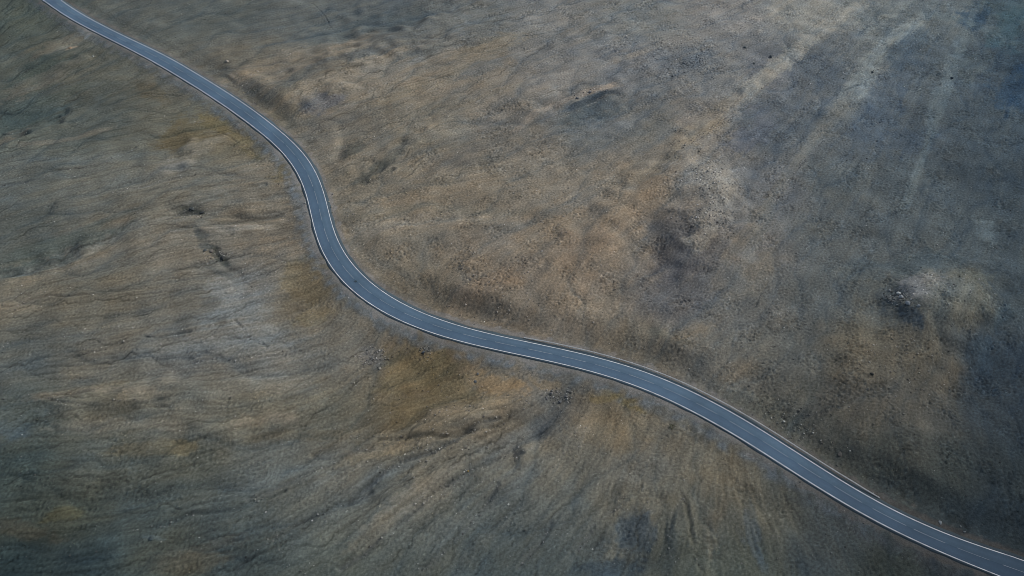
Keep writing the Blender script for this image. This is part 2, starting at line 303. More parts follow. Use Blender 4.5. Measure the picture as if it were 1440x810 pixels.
# patches: photo x, y, half length, half width, degrees, colour, strength
PATCH = [  # soil tones, plus painted light and shade of scarp and knoll
 (830,330,150,60,25,(124,112,95),.4),(650,265,140,50,20,(121,112,97),.35),(620,150,130,40,24,(122,113,99),.35),(700,390,110,50,10,(116,105,91),.3),
 (640,535,62,26,-22,(97,88,61),.65),(575,515,48,34,10,(99,90,62),.6),(600,565,60,22,20,(96,86,60),.7),(700,535,34,14,-15,(122,104,74),.8),(765,535,26,8,-20,(117,105,83),.6),(785,560,22,14,30,(78,84,88),.8),
 (525,500,18,14,0,(96,98,100),.7),(430,400,46,30,60,(100,92,70),.7),(440,445,28,14,30,(108,98,72),.6),(400,238,26,12,40,(112,100,66),.7),(265,190,34,20,15,(98,88,62),.8),(310,178,36,10,-25,(104,94,62),.8),(215,130,30,12,-30,(92,84,66),.7),(340,200,30,10,-40,(100,92,66),.7),(880,565,34,8,-28,(112,100,58),.7),(850,560,16,8,0,(110,98,60),.6),
 (270,215,60,12,22,(118,114,104),.7),(245,235,30,8,15,(108,108,106),.6),(312,408,32,15,20,(122,130,135),.8),(332,440,48,20,10,(113,121,125),.7),(365,470,40,16,-10,(116,122,124),.6),(300,480,50,10,8,(108,116,122),.5),
 (320,320,44,5,4,(126,120,110),.8),(345,300,40,8,5,(92,88,80),.7),(268,296,18,7,10,(66,74,75),.6),(306,360,22,7,-40,(64,71,70),.6),(282,338,18,7,-60,(78,84,86),.8),(312,378,18,8,0,(84,90,92),.6),(292,425,14,8,0,(84,88,88),.7),(312,450,10,7,40,(84,88,88),.5),
 (30,180,40,7,25,(104,96,86),.7),(90,60,46,8,28,(112,106,96),.6),(100,68,8,3,20,(140,122,104),.8),(50,120,50,8,26,(104,100,92),.6),(60,100,50,10,26,(66,80,78),.7),(40,165,60,14,14,(62,80,84),.7),(140,130,60,12,10,(72,78,76),.5),(45,372,70,8,10,(66,80,84),.7),(60,350,90,9,14,(76,86,84),.5),(160,315,30,5,20,(112,100,86),.5),(20,425,40,14,10,(120,112,98),.6),
 (130,470,60,6,8,(108,106,98),.5),(120,600,50,9,6,(118,112,98),.6),(195,560,34,7,4,(122,116,102),.7),(120,520,30,8,4,(116,110,96),.6),(255,630,22,9,5,(110,100,72),.7),(210,630,60,8,6,(100,92,70),.4),(90,720,34,10,10,(78,74,52),.7),(30,745,50,12,-10,(72,66,54),.6),(270,790,50,12,10,(92,84,70),.7),(215,757,18,3,-10,(92,104,108),.6),(20,605,30,12,0,(70,90,104),.5),(360,595,34,10,10,(112,106,94),.6),(400,590,20,6,0,(120,114,104),.5),
 (640,590,60,10,17,(124,114,96),.7),(690,572,40,7,25,(122,112,92),.7),(560,630,60,8,14,(118,110,90),.6),(500,645,60,7,14,(112,106,90),.5),(590,690,60,10,32,(112,108,98),.6),(620,668,40,6,30,(116,110,98),.5),(530,740,60,10,38,(110,106,96),.5),(520,690,40,8,34,(90,98,100),.5),(745,600,60,12,36,(86,92,94),.6),(740,650,60,9,38,(104,100,88),.5),(900,720,20,40,-20,(106,100,86),.6),(870,760,40,12,62,(100,98,88),.5),(905,735,50,8,55,(108,104,92),.5),(885,745,24,34,0,(62,76,88),.8),(860,795,40,14,10,(50,64,76),.9),(940,760,10,40,0,(70,78,80),.5),(1005,740,10,44,-10,(98,90,76),.5),(1065,760,14,44,15,(68,80,90),.6),(1010,660,34,20,-20,(100,92,76),.5),(850,610,60,20,-20,(112,102,82),.5),(900,600,40,10,-30,(110,100,80),.5),
 (345,118,26,10,-35,(104,102,98),.7),(360,135,24,10,-35,(82,82,78),.7),(370,95,70,7,22,(122,112,98),.7),(460,80,60,7,20,(122,114,102),.7),(460,150,30,13,10,(98,100,108),.8),(440,150,20,12,10,(96,96,98),.5),(480,120,50,5,20,(126,118,106),.6),(400,140,50,5,35,(118,108,92),.6),(415,128,30,8,35,(86,86,80),.5),(455,105,80,5,22,(90,92,90),.5),(565,62,60,8,22,(96,100,100),.6),(600,70,40,5,20,(80,90,94),.5),(515,35,110,12,12,(74,88,95),.6),(640,65,70,10,20,(112,114,112),.5),(560,130,40,14,25,(130,118,98),.8),(640,100,80,9,25,(126,118,102),.5),(690,62,50,10,18,(126,118,100),.6),(760,30,40,12,5,(122,124,124),.5),(680,95,40,7,20,(98,104,108),.5),
 (500,210,20,8,35,(74,78,76),.85),(525,240,34,8,30,(72,76,74),.85),(540,225,26,6,30,(84,88,84),.6),(515,185,40,8,25,(98,98,92),.5),(560,205,60,6,25,(120,112,98),.5),(600,165,70,6,25,(118,114,104),.4),(590,255,40,16,0,(124,114,96),.6),(570,275,40,12,20,(122,110,92),.5),(700,200,70,20,25,(92,94,92),.5),(640,225,70,14,25,(98,96,92),.5),(740,190,30,20,0,(104,100,92),.4),
 (840,127,26,3,18,(140,130,120),.8),(850,133,24,4.5,12,(52,66,78),.5),(820,143,30,6,25,(72,86,98),.8),(830,160,40,14,22,(78,92,100),.7),(880,165,50,14,15,(92,100,108),.5),(780,120,90,6,22,(118,116,112),.5),(840,100,90,7,18,(122,120,118),.5),(730,150,40,8,25,(118,112,102),.4),(780,150,20,10,40,(120,112,104),.5),
 (975,85,34,16,10,(88,98,108),.7),(920,120,30,14,20,(110,118,124),.5),(980,105,30,10,0,(92,100,108),.6),(1010,170,70,7,40,(128,120,108),.6),(1070,120,80,10,44,(130,130,124),.8),(960,205,90,14,36,(126,116,98),.7),(1040,150,30,10,40,(100,106,116),.4),(1160,70,44,26,40,(84,94,104),.6),(1110,150,60,24,40,(82,91,100),.5),(1060,180,50,18,40,(84,92,108),.6),(1215,95,60,9,52,(124,130,130),.8),(1180,160,40,7,52,(112,116,116),.7),(1150,200,34,6,50,(98,106,110),.6),(1240,30,50,7,40,(120,126,126),.6),(1270,70,40,26,60,(68,88,104),.6),(1240,150,30,40,30,(74,90,106),.5),(1330,110,70,8,70,(100,112,118),.7),(1370,90,30,20,60,(92,102,104),.5),(1365,22,26,14,20,(40,72,96),.8),(1425,130,30,24,0,(44,76,102),.7),(1420,40,20,34,0,(60,92,104),.6),(1100,215,34,6,52,(100,104,106),.5),(1050,330,80,10,57,(108,104,96),.6),(1070,380,50,14,55,(108,102,90),.5),(1270,200,50,20,0,(64,82,100),.5),(1180,250,30,14,0,(70,84,94),.5),
 (985,262,44,24,-5,(130,129,125),.7),(1010,300,22,24,0,(132,130,125),.6),(990,335,16,26,0,(130,126,118),.8),(945,352,30,26,60,(82,84,90),.6),(950,385,34,16,20,(78,81,90),.5),(930,330,30,16,0,(94,96,98),.5),(900,285,60,18,35,(128,114,96),.7),(860,300,50,14,35,(126,114,96),.6),(890,240,50,10,25,(128,118,100),.6),(820,350,40,24,40,(122,108,92),.6),(770,330,60,14,30,(122,112,96),.5),(740,385,34,22,0,(92,90,86),.6),(690,410,60,20,20,(118,104,88),.5),(640,310,90,10,8,(124,118,106),.5),(560,320,60,7,10,(126,120,110),.6),(540,300,60,8,10,(100,98,88),.4),(830,400,24,20,0,(122,110,96),.5),(520,370,20,12,0,(90,89,84),.4),(700,445,40,8,-10,(96,95,90),.3),(850,430,30,30,0,(112,108,98),.4),
 (940,475,34,8,-20,(84,86,80),.6),(970,470,30,10,20,(106,98,84),.6),(1040,560,40,14,-30,(78,84,81),.4),(1100,590,44,16,-32,(75,81,78),.5),(1200,660,60,14,-30,(64,69,66),.4),(1040,520,34,14,20,(98,92,80),.5),(1000,440,60,14,30,(98,100,98),.5),(1180,560,40,30,0,(84,80,74),.4),
 (1250,425,13,18,20,(56,68,77),.55),(1275,455,18,10,-40,(44,58,70),.8),(1296,412,32,24,20,(112,111,112),.8),(1340,430,44,34,0,(98,100,94),.7),(1360,395,30,14,0,(94,94,84),.6),(1350,455,30,14,-20,(98,94,84),.6),(1220,475,40,26,-20,(96,90,76),.6),(1230,510,50,34,10,(96,88,74),.6),(1320,520,34,30,0,(90,82,70),.6),(1395,490,26,20,-30,(58,78,94),.6),(1385,520,40,30,-20,(44,60,74),.5),(1385,325,18,12,-30,(92,104,110),.7),(1400,450,14,14,0,(80,96,104),.5),(1230,590,50,30,20,(78,76,70),.5),(1280,640,40,30,0,(66,68,66),.5),(1220,380,50,14,0,(70,84,92),.5),(1300,370,60,16,0,(64,82,92),.5),
]
def polydist(pts, halfw, wig=0.0):
    P = gsmooth(resample(gp(pts), 0.4), 4)
    if wig:
        n = tangents(P); n = np.c_[-n[:, 1], n[:, 0]]
        w = np.cumsum(rng.standard_normal(len(P))); w -= np.linspace(w[0], w[-1], len(P))
        w = gsmooth(w[:, None], 4)[:, 0]; w = w / (np.abs(w).max() + 1e-6) * wig
        P = P + n * w[:, None]
    D = {}
    r = int(halfw * 3.2 / CELL) + 2
    acc = np.full((NY, NX), 1e6, np.float32)
    for k, (cx, cy) in enumerate(P):
        ix = int((cx - X0) / CELL); iy = int((cy - Y0) / CELL)
        xa, xb = max(0, ix - r), min(NX, ix + r); ya, yb = max(0, iy - r), min(NY, iy + r)
        if xb <= xa or yb <= ya: continue
        d = (GX[ya:yb, xa:xb] - cx) ** 2 + (GY[ya:yb, xa:xb] - cy) ** 2
        np.minimum(acc[ya:yb, xa:xb], d, out=acc[ya:yb, xa:xb])
    return np.sqrt(acc), P
BREAK = band(2.0, 9.0)
wob = 9.0
for (x, y, a, b, deg, c, s) in PATCH:
    cxw, cyw = g(x, y)
    ca, sa = math.cos(math.radians(deg)), math.sin(math.radians(deg))
    rad = max(a, b) * 2.2
    d = float(cyw * CT + CAM_H * ST)
    mpp = d / FPX
    rr = rad * mpp * 1.7
    xa, xb = int(max(0, (cxw - rr - X0) / CELL)), int(min(NX, (cxw + rr - X0) / CELL))
    ya, yb = int(max(0, (cyw - rr - Y0) / CELL)), int(min(NY, (cyw + rr - Y0) / CELL))
    if xb <= xa or yb <= ya: continue
    sl = (slice(ya, yb), slice(xa, xb))
    w1 = min(wob, 0.28 * min(a, b) + 0.8)
    px = PX0[sl] - x + WX[sl] * w1; py = -(PY0[sl] - y) + WY[sl] * w1 * .7
    e = np.sqrt(((px * ca + py * sa) / a) ** 2 + ((-px * sa + py * ca) / b) ** 2)
    e = e + 0.05 * LIC_M[sl] + 0.08 * LIC_C[sl] + 0.06 * LIC_F[sl] + .10 * BREAK[sl] + .16 * CH1[sl]
    w = s * smooth01((1.35 - e) / (0.75 if b > 9 else 0.6))
    COL[sl] += w[..., None] * (lin(c) - COL[sl])

# long bands of gravel, ridge crests and hollows, the scarp's light and shade painted in: photo polyline, half width in photo pixels, colour, strength
BANDS = [
 ([(1130,70),(1170,90),(1120,140),(1080,180)],24,(84,93,102),.5),([(1290,70),(1265,100),(1240,150),(1200,210)],20,(72,88,104),.6),
 ([(1225,0),(1157,42),(1095,97),(1040,134)],12,(134,133,128),.85),([(1050,128),(990,172),(930,215),(880,250)],11,(123,117,107),.7),
 ([(1310,18),(1240,61),(1218,103),(1195,150)],10,(122,129,130),.85),([(1205,130),(1151,183),(1120,225),(1085,285),(1060,345),(1030,400)],8,(107,109,107),.6),
 ([(1372,10),(1352,70),(1336,120),(1318,170),(1290,240),(1268,300)],5,(98,111,117),.6),([(1300,20),(1360,30),(1440,70)],8,(92,108,114),.4),
 ([(960,52),(900,75),(830,100),(740,118)],6,(124,122,118),.6),([(740,118),(640,152),(560,190),(500,222)],6,(116,112,102),.6),([(700,60),(640,80),(560,112),(480,150)],6,(122,114,100),.5),
 ([(872,119),(842,124),(800,140),(755,160),(720,188)],4,(136,127,117),.65),([(870,127),(848,133),(826,141),(804,151)],4,(48,62,75),.75),([(880,138),(845,148),(810,165)],12,(76,90,100),.6),
 ([(345,114),(400,92),(470,68),(525,46)],8,(124,114,99),.65),([(425,107),(500,85),(625,55)],6,(90,95,98),.6),([(430,121),(490,98),(520,92)],5,(88,86,80),.6),([(395,150),(430,131),(480,118),(540,110)],5,(128,118,102),.6),([(450,162),(550,122),(650,86),(720,60)],8,(126,116,101),.55),([(440,205),(475,198),(540,168),(640,122)],4,(116,110,100),.5),([(430,182),(470,172),(500,165)],9,(98,98,96),.5),
 ([(540,298),(600,290),(680,302),(760,298)],9,(104,103,94),.45),([(488,324),(540,316),(620,311),(705,316)],6,(126,122,112),.65),([(690,332),(740,320),(790,296),(850,262)],9,(98,102,102),.55),([(560,222),(640,205),(720,190)],14,(100,97,90),.45),
 ([(0,368),(60,350),(120,333),(175,306)],16,(72,85,85),.55),([(15,402),(90,372),(170,346),(275,328)],9,(114,107,95),.55),([(298,314),(345,311),(405,318)],5,(86,84,76),.65),([(300,326),(350,322),(390,317)],4,(128,124,115),.75),([(215,352),(290,338),(340,331)],4,(116,112,102),.5),([(0,232),(80,226),(170,222),(250,214)],8,(94,102,104),.5),([(20,205),(90,196),(160,178)],5,(108,101,92),.5),([(0,130),(60,105),(120,80)],6,(104,100,92),.45),([(0,160),(70,138),(130,112)],9,(68,80,78),.5),([(0,90),(50,66),(100,48)],5,(100,98,88),.4),
 ([(252,288),(272,296),(292,303)],4,(60,68,68),.65),([(276,322),(286,338)],3,(70,77,77),.5),([(292,346),(304,360),(326,372)],5,(64,71,69),.6),([(286,372),(318,384),(340,398)],4,(80,86,88),.5),([(262,310),(300,304),(345,300)],3,(84,84,78),.5),
 ([(505,765),(560,716),(610,686),(642,668)],12,(116,111,101),.65),([(590,795),(640,738),(700,692),(765,652)],14,(84,93,98),.5),([(690,640),(740,610),(795,572)],13,(80,86,90),.65),([(685,655),(730,636),(790,612),(835,598)],6,(110,107,98),.5),([(520,622),(590,602),(650,586),(705,568)],9,(122,113,94),.65),([(480,642),(540,632),(600,622),(660,606)],5,(116,109,95),.6),([(480,700),(530,668),(580,648)],7,(90,98,102),.5),([(640,800),(690,745),(740,700)],8,(92,96,94),.4),([(790,800),(835,740),(880,690)],7,(94,98,96),.4),([(880,720),(925,690),(960,660)],7,(106,102,90),.5),
 ([(40,560),(130,548),(230,552)],6,(114,108,98),.5),([(90,605),(180,596),(260,604)],8,(118,112,100),.5),([(0,585),(70,600),(120,640)],14,(72,82,80),.4),([(280,560),(360,545),(450,548)],8,(106,108,104),.45),([(180,500),(270,486),(350,470)],8,(108,114,116),.5),([(330,620),(420,612),(500,612)],8,(94,88,72),.5),([(320,690),(400,668),(480,655)],8,(98,106,108),.5),([(210,790),(270,775),(340,760)],8,(92,84,72),.45),
]
for (pts, hw, c, s) in BANDS:
    cxm, cym = pts[len(pts) // 2]
    mpp = float((g(cxm, cym)[1] * CT + CAM_H * ST) / FPX)
    hm = hw * mpp
    D_, P_ = polydist(pts, hm * 1.9, 0.3 * hm)
    # fade towards both ends
    e0 = np.hypot(GX - P_[0, 0], GY - P_[0, 1]); e1 = np.hypot(GX - P_[-1, 0], GY - P_[-1, 1])
    endf = smooth01(np.minimum(e0, e1) / (2.2 * hm) * .8 + .15)
    e = D_ / hm * (1 + .25 * WX * .5) + 0.06 * LIC_M + 0.08 * LIC_F + .08 * LIC_C + .12 * BREAK + .06 * CH1
    w = s * smooth01((1.45 - e) / 0.8) * endf
    COL += w[..., None] * (lin(c) - COL)
gcol_ = COL @ np.array([.3, .5, .2])
COL = gcol_[..., None] + 0.78 * (COL - gcol_[..., None])
# low order correction of the soil colour, offsetting uneven light over the slope
TREND = [[0.023, 0.03, 0.07, 0.008, -0.003, -0.119, 0.083, -0.081, 0.094, -0.077], [-0.006, 0.045, 0.034, 0.113, -0.02, -0.03, 0.124, -0.063, 0.044, -0.001], [-0.151, 0.083, -0.003, 0.166, -0.034, 0.01, 0.132, -0.022, -0.003, 0.031]]
if TREND is not None:
    ux = np.clip((PX0 - 720) / 720, -1.15, 1.15); uy = np.clip((PY0 - 405) / 405, -1.15, 1.15)
    terms = [1, ux, uy, ux * ux, ux * uy, uy * uy, ux ** 3, ux * ux * uy, ux * uy * uy, uy ** 3]
    for ch in range(3):
        COL[..., ch] *= np.exp(sum(k * t for k, t in zip(TREND[ch], terms)))
gcol_ = COL @ np.array([.3, .5, .2])
COL = (gcol_[..., None] + 0.90 * (COL - gcol_[..., None])) * np.array([.958, .953, .998])
print("colour", time.time() - T0)

# ------------------------------------------------------------------ ground height
H = np.zeros((NY, NX), np.float32)
# how rough / how rilled each region is: photo x, y, rills, hummocks
ROUGH = [(60,60,1,.5),(60,250,.8,.45),(60,450,.9,.5),(60,700,.8,.9),(250,100,.5,.5),(250,300,.8,.45),(280,480,.9,.5),(280,700,.9,.9),(450,560,.7,.7),(560,700,1,.55),(600,540,.3,.5),(650,610,1.1,.8),(750,720,.6,.6),(850,620,.4,.6),(900,760,.6,.9),(1010,700,.5,.8),(1150,780,.6,.9),
 (300,40,.4,.5),(480,30,.3,.4),(480,130,.8,.9),(600,110,.8,.7),(700,40,.7,1.2),(850,40,.5,1.4),(800,110,.6,.6),(960,90,.4,1.7),(1050,80,.5,1.0),(1150,90,.5,1.4),(1300,60,.5,1.5),(1400,150,.4,1.6),(600,200,.7,1.0),(520,230,.9,.8),(740,200,.3,1.5),(900,220,.6,.9),(1000,290,.1,1.7),(1100,180,.5,1.3),(1200,250,.5,1.4),(1350,300,.2,1.2),(600,330,.3,1.2),(700,400,.1,1.5),(850,350,.3,1.2),(950,380,.2,1.5),(1100,400,.3,1.1),(1290,410,.1,1.6),(950,480,.1,1.5),(1150,560,.2,1.6),(1300,560,.3,1.6),(1330,680,.4,1.6)]
ra = np.array(ROUGH, float)
k1, k2 = rbf(gp(ra[:, :2]), ra[:, 2:], 22.0, 1.8)
RILL = lattice_to_grid(k1); HUM = lattice_to_grid(k2) * np.clip(.8 + .5 * band(9, 45), .15, 1.8)

# landforms: photo x, y, half length, half width, degrees, metres
FORM = [(1325,428,75,48,0,4.2),(1240,445,26,40,-20,-1.5),(985,290,50,58,0,3.4),(935,375,40,34,40,-1.6),(790,120,110,20,22,1.3),(850,160,70,20,20,-1.5),(520,235,50,12,30,-1.3),(480,205,30,10,30,-1.0),(440,125,70,22,25,2.4),(560,205,90,10,26,1.2),(460,95,90,14,22,1.3),(700,400,90,60,10,2.6),(620,330,120,16,10,1.2),(880,290,110,24,36,2.0),(960,485,60,26,-10,1.6),(1050,130,140,20,44,.5),(1110,160,90,26,44,-.6),(1215,110,110,14,54,.4),(1270,110,70,22,60,-.5),(1230,520,80,60,20,2.2),(1380,520,50,50,-30,-2.6),(1280,650,110,50,-30,2.2),(1000,170,120,14,40,.35),
 (270,300,30,8,-10,-.5),(303,362,34,8,-40,-.6),(320,322,50,8,4,.7),(350,300,50,8,4,-.6),(650,590,90,18,18,1.5),(745,605,60,14,38,-1.5),(590,690,90,14,34,1.2),(530,690,60,10,34,-.8),(600,540,90,34,-18,-1.2),(890,770,40,44,0,-2.0),(910,730,70,14,55,1.2),(200,560,120,20,6,1.4),(240,520,140,16,6,-.8),(330,600,100,18,8,1.0),(100,80,110,14,28,1.6),(60,105,90,14,26,-1.4),(50,165,90,18,14,-1.6),(40,190,70,8,22,1.3),(60,370,110,12,12,-1.2),(270,215,90,14,20,1.2),(200,700,120,20,8,-1.0),(350,110,50,14,-35,1.0),(560,60,100,14,20,1.2),(530,30,120,16,12,-1.2)]
for (x, y, a, b, deg, h) in FORM:
    ca, sa = math.cos(math.radians(deg)), math.sin(math.radians(deg))
    px = PX0 - x + WX * 6; py = -(PY0 - y) + WY * 4
    e = ((px * ca + py * sa) / a) ** 2 + ((-px * sa + py * ca) / b) ** 2
    H += np.float32(1.45 * h) * np.exp(-0.9 * e).astype(np.float32)

HB = band(9, 60, 1.2)
AMP = np.clip(.75 + .7 * band(12, 60), .05, 2.0)
def billow(lmin, lmax):
    n = band(lmin, lmax)
    return unit(np.sqrt(n * n + 0.02))
CR1 = -billow(1.5, 4.5)              # crumpled turf and frost hummocks (creases go down)
CR2 = -billow(0.9, 2.2)
CR3 = band(0.85, 1.6)
H += 0.22 * HB
H += RILL * (0.008 * LIC_M + 0.02 * LIC_C + 0.008 * LIC_F) - (.04 + .96 * RILL) * (0.06 + .04 * AMP) * (CH1 + .9 * CH2) - .07 * VAL
H += HUM * (0.03 * CR1 + 0.03 * CR2 + 0.03 * CR3)
H += 0.04 * CR3 + 0.01 * LIC_F - 0.16 * DARKL + 0.05 * PALEL + HUM * (0.06 * WORM - .02 * WORM2) + 0.02 * LIC_S

# stream gullies and rills: photo polylines, half width (m), depth (m), tint, strength
GULLY = [
 ([(480,800),(523,760),(573,727),(623,690),(647,673),(683,650),(733,637)], .8, .55, (62,68,70), .7, 1.2),
 ([(593,800),(640,757),(680,707),(700,680)], .6, .35, (70,76,78), .6, 1.0),
 ([(480,713),(520,683),(560,653),(613,640),(660,610),(700,590)], .8, .5, (66,70,70), .6, 1.2),
 ([(440,640),(480,620),(563,618),(640,612),(680,608),(713,590),(745,570)], .7, .5, (66,66,60), .65, 1.0),
 ([(813,773),(847,723),(880,700)], .6, .4, (64,70,74), .6, .8),
 ([(730,800),(763,753),(775,735)], .5, .3, (72,78,80), .5, .8),
 ([(350,703),(417,677),(473,650),(520,632)], .7, .45, (64,70,72), .65, 1.2),
 ([(330,800),(400,753),(440,730),(473,713),(520,690)], .7, .45, (64,70,72), .6, 1.2),
 ([(177,743),(250,730),(330,715),(400,690)], .6, .4, (58,68,70), .5, 1.4),
 ([(63,510),(110,497),(187,477),(267,467)], .55, .35, (72,76,74), .6, 1.0),
 ([(0,430),(67,417),(130,413)], .5, .3, (80,78,72), .6, 1.0),
 ([(270,508),(330,500),(400,498)], .5, .3, (84,88,88), .5, 1.0),
 ([(330,450),(350,470),(375,488)], .5, .3, (86,90,90), .5, 1.0),
 ([(60,560),(140,570),(240,575)], .5, .3, (80,80,74), .5, 1.2),
 ([(955,690),(975,735),(985,800)], .6, .4, (64,66,60), .5, 1.0),
 ([(960,700),(945,730),(950,790)], .6, .4, (64,68,66), .5, 1.0),
 ([(190,207),(150,225),(60,250),(0,262)], .6, .4, (82,88,90), .4, 1.6),
 ([(270,132),(205,130),(170,140)], .6, .4, (62,66,62), .6, 1.0),
 ([(300,180),(320,195),(360,215)], .5, .3, (80,76,66), .5, 1.0),
 ([(0,185),(22,184),(50,172),(80,160)], .7, .6, (58,62,60), .6, .8),
 ([(150,275),(210,262),(270,250),(330,245)], .5, .25, (92,94,92), .5, 1.2),
 ([(300,102),(318,108),(330,118)], .8, .7, (58,62,60), .6, .5),
 ([(335,130),(350,140),(360,146)], .6, .6, (62,64,60), .7, .5),
 ([(408,190),(420,200),(432,204)], .5, .35, (80,76,68), .6, .5),
 ([(505,260),(530,248),(552,238)], .9, .7, (56,60,58), .7, .8),
 ([(640,50),(700,40),(760,52)], .4, .2, (86,92,96), .4, 1.5),
 ([(1062,432),(1070,418),(1076,405),(1086,396)], .35, .35, (52,58,60), .8, .3),
 ([(430,0),(445,10),(458,22),(466,36)], .35, .2, (74,82,84), .5, .4),
 ([(870,82),(905,68),(940,55),(962,45)], .3, .2, (84,92,98), .5, .3),
 ([(960,210),(1000,185),(1040,155),(1080,118)], .3, .2, (96,92,86), .5, .5),
 ([(930,232),(985,198),(1030,165)], .3, .2, (98,94,86), .5, .5),
 ([(1090,285),(1110,255),(1140,220),(1160,195)], .3, .2, (84,88,92), .4, .6),
 ([(560,190),(620,160),(680,132),(740,112)], .3, .2, (92,92,86), .45, .8),
 ([(600,80),(660,62),(700,50)], .3, .2, (90,92,90), .4, .8),
 ([(500,140),(560,110),(620,85)], .3, .2, (92,92,88), .4, .8),
]
RILLPTS = []
for (pts, hw, dep, tint, s, wig) in GULLY:
    D, P = polydist(pts, hw * 1.6, wig)
    brk = np.clip(0.75 + 0.5 * WX, 0.15, 1)
    f = np.exp(-(D / hw) ** 2) * brk
    H -= dep * f
    H += 0.35 * dep * np.exp(-((D - 2.0 * hw) / hw) ** 2) * brk
    w = s * f
    COL += w[..., None] * (lin(tint) - COL)
    RILLPTS.append((P, hw))
# dry stream bed, a pale band of washed gravel
STREAM = [(-40,392),(0,383),(45,375),(93,360),(130,345),(160,330),(200,312),(250,293),(300,277),(345,267),(372,258)]
D, P = polydist(STREAM, 2.4, 1.4)
wid = 0.9 + 0.9 * smooth01((330 - PX0) / 250)
f = smooth01((wid * 1.35 - D) / (0.7 * wid))
H -= 0.55 * f
f = f * np.clip(.6 + .5 * band(3, 15), 0, 1)
COL += (0.5 * f)[..., None] * (lin((108,112,108)) - COL)
e2 = np.exp(-((D - wid * 1.45) / 0.5) ** 2) * np.clip(0.3 + LIC_M * .6, 0, 1)
COL += (0.6 * e2)[..., None] * (lin((66,72,72)) - COL)
print("height", time.time() - T0)

# road earthworks
wn_ = band(3, 14)
nat = smooth01((AD - 8.0) / 9.0)
up = SD > 0
rag = 0.5 * wn_ + 0.3 * CR3
prof = np.where(up,
    np.interp(AD, [0, 4.6, 6.4, 8.2, 9.4, 12, 18], [0, 0, -.04, -.22, -.16, .1, .2]),
    np.interp(AD, [0, 4.3, 5.4, 9.5, 12, 18], [0, 0, -.05, -.55, -.65, -.65])).astype(np.float32)
far_side = np.where(up, .2, -.65).astype(np.float32)
tail = np.where(near, far_side, 0)
fade = smooth01((26 - AD) / 10.0)
det = 0.25 + 0.75 * smooth01((AD - 6.0) / 4)
H = (H * nat * 1.0 + prof * fade + (1 - nat) * 0.06 * (CR2 + CR3) * det).astype(np.float32)
inner = AD < 4.7
H = np.where(inner, np.minimum(H, -0.02 - 0.22 * smooth01((4.0 - AD) / 0.8)), H)
# verge and embankment colours
du = SD + 0.35 * wn_
along = SI
vg = smooth01((6.4 - du) / 1.2) * (SD > 0)
vcol = COL * 0.45 + 0.55 * lin((120,114,108))
shade_tone = np.clip(COL.mean(-1) / lin((108,104,98)).mean(), .35, 1.1)
vtone = lin((110,107,103))[None, None] * shade_tone[..., None]
COL += (0.55 * vg)[..., None] * (vtone - COL)
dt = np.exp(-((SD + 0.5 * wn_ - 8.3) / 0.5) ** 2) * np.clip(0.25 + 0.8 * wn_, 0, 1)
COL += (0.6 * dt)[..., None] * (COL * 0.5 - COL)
em = smooth01((10.4 + .7 * wn_ + SD) / 4.2) * (SD < 0)
etone = lin((108,117,122))[None, None] * np.clip(shade_tone, .3, 1.05)[..., None]
em = em * np.clip(.8 + .25 * wn_ + .15 * WX, .25, 1)
COL += (0.8 * em)[..., None] * (etone - COL)
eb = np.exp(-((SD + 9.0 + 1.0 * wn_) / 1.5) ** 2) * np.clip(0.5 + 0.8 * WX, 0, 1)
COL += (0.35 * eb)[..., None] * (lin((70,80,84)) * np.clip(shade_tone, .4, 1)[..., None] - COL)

DARKL = DARKL * np.clip(RILL * 1.4 - .15, 0, 1)
sh = smooth01((AD - 3.9) / .3) * smooth01((6.1 + .7 * wn_ - AD) / 1.1)
COL += (0.78 * sh)[..., None] * (lin((122,121,118)) * np.clip(shade_tone, .35, 1.1)[..., None] - COL)
# grain of the ground: streaks, crumpled turf, warm and cool soils
off = smooth01((AD - 4.2) / 3.0)
tone = off * (RILL * AMP * (0.006 * LIC_M + 0.014 * LIC_F) - (.1 + .9 * RILL) * AMP * (.19 * (CH1 - .15) + .10 * (CH2 - .15)) + .03 * np.clip(-DR1, -.5, 1.5) * RILL - .10 * RILL * np.clip(DR1 - 1.2, 0, 1.5) + .012 * LIC_B + (1 - np.clip(RILL, 0, 1)) * (.035 * LIC_M + .04 * LIC_C + .02 * LIC_F) + .055 * CR2 * (1 - .4 * HUM) + .03 * CR3 - .02 * VAL - .015 * VAL2 + HUM * (0.01 * CR1 + 0.02 * CR2 + 0.12 * (WORM - .25) - 0.05 * (WORM2 - .2)) + 0.02 * LIC_S - 0.27 * DARKL + 0.13 * PALEL + 0.10 * np.clip(HUM - .7, 0, 1) * band(2.0, 6.0)) + 0.075 * CR3 + 0.05 * band(4, 40, .8)
warm = off * (0.028 * LIC_B * np.clip(RILL, .3, 1) - .05 * CH2 - .03 * VAL + 0.045 * unit(LIC_M * .6 + band(5, 60, .8)) + 0.015 * LIC_C + 0.04 * CR1 * HUM * .5)
mul = np.stack([np.exp(tone + .45 * warm), np.exp(tone), np.exp(tone - .5 * warm)], -1)
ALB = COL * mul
# pale flecks: stones and dead tussocks too small to build one by one
fl = band(0.8, 1.4)
ALB *= (1 + 0.35 * np.clip(fl - 1.6, 0, 2) * off)[..., None]
GAIN = 1.0
ALB = np.clip(ALB * GAIN, 0.008, 0.6)

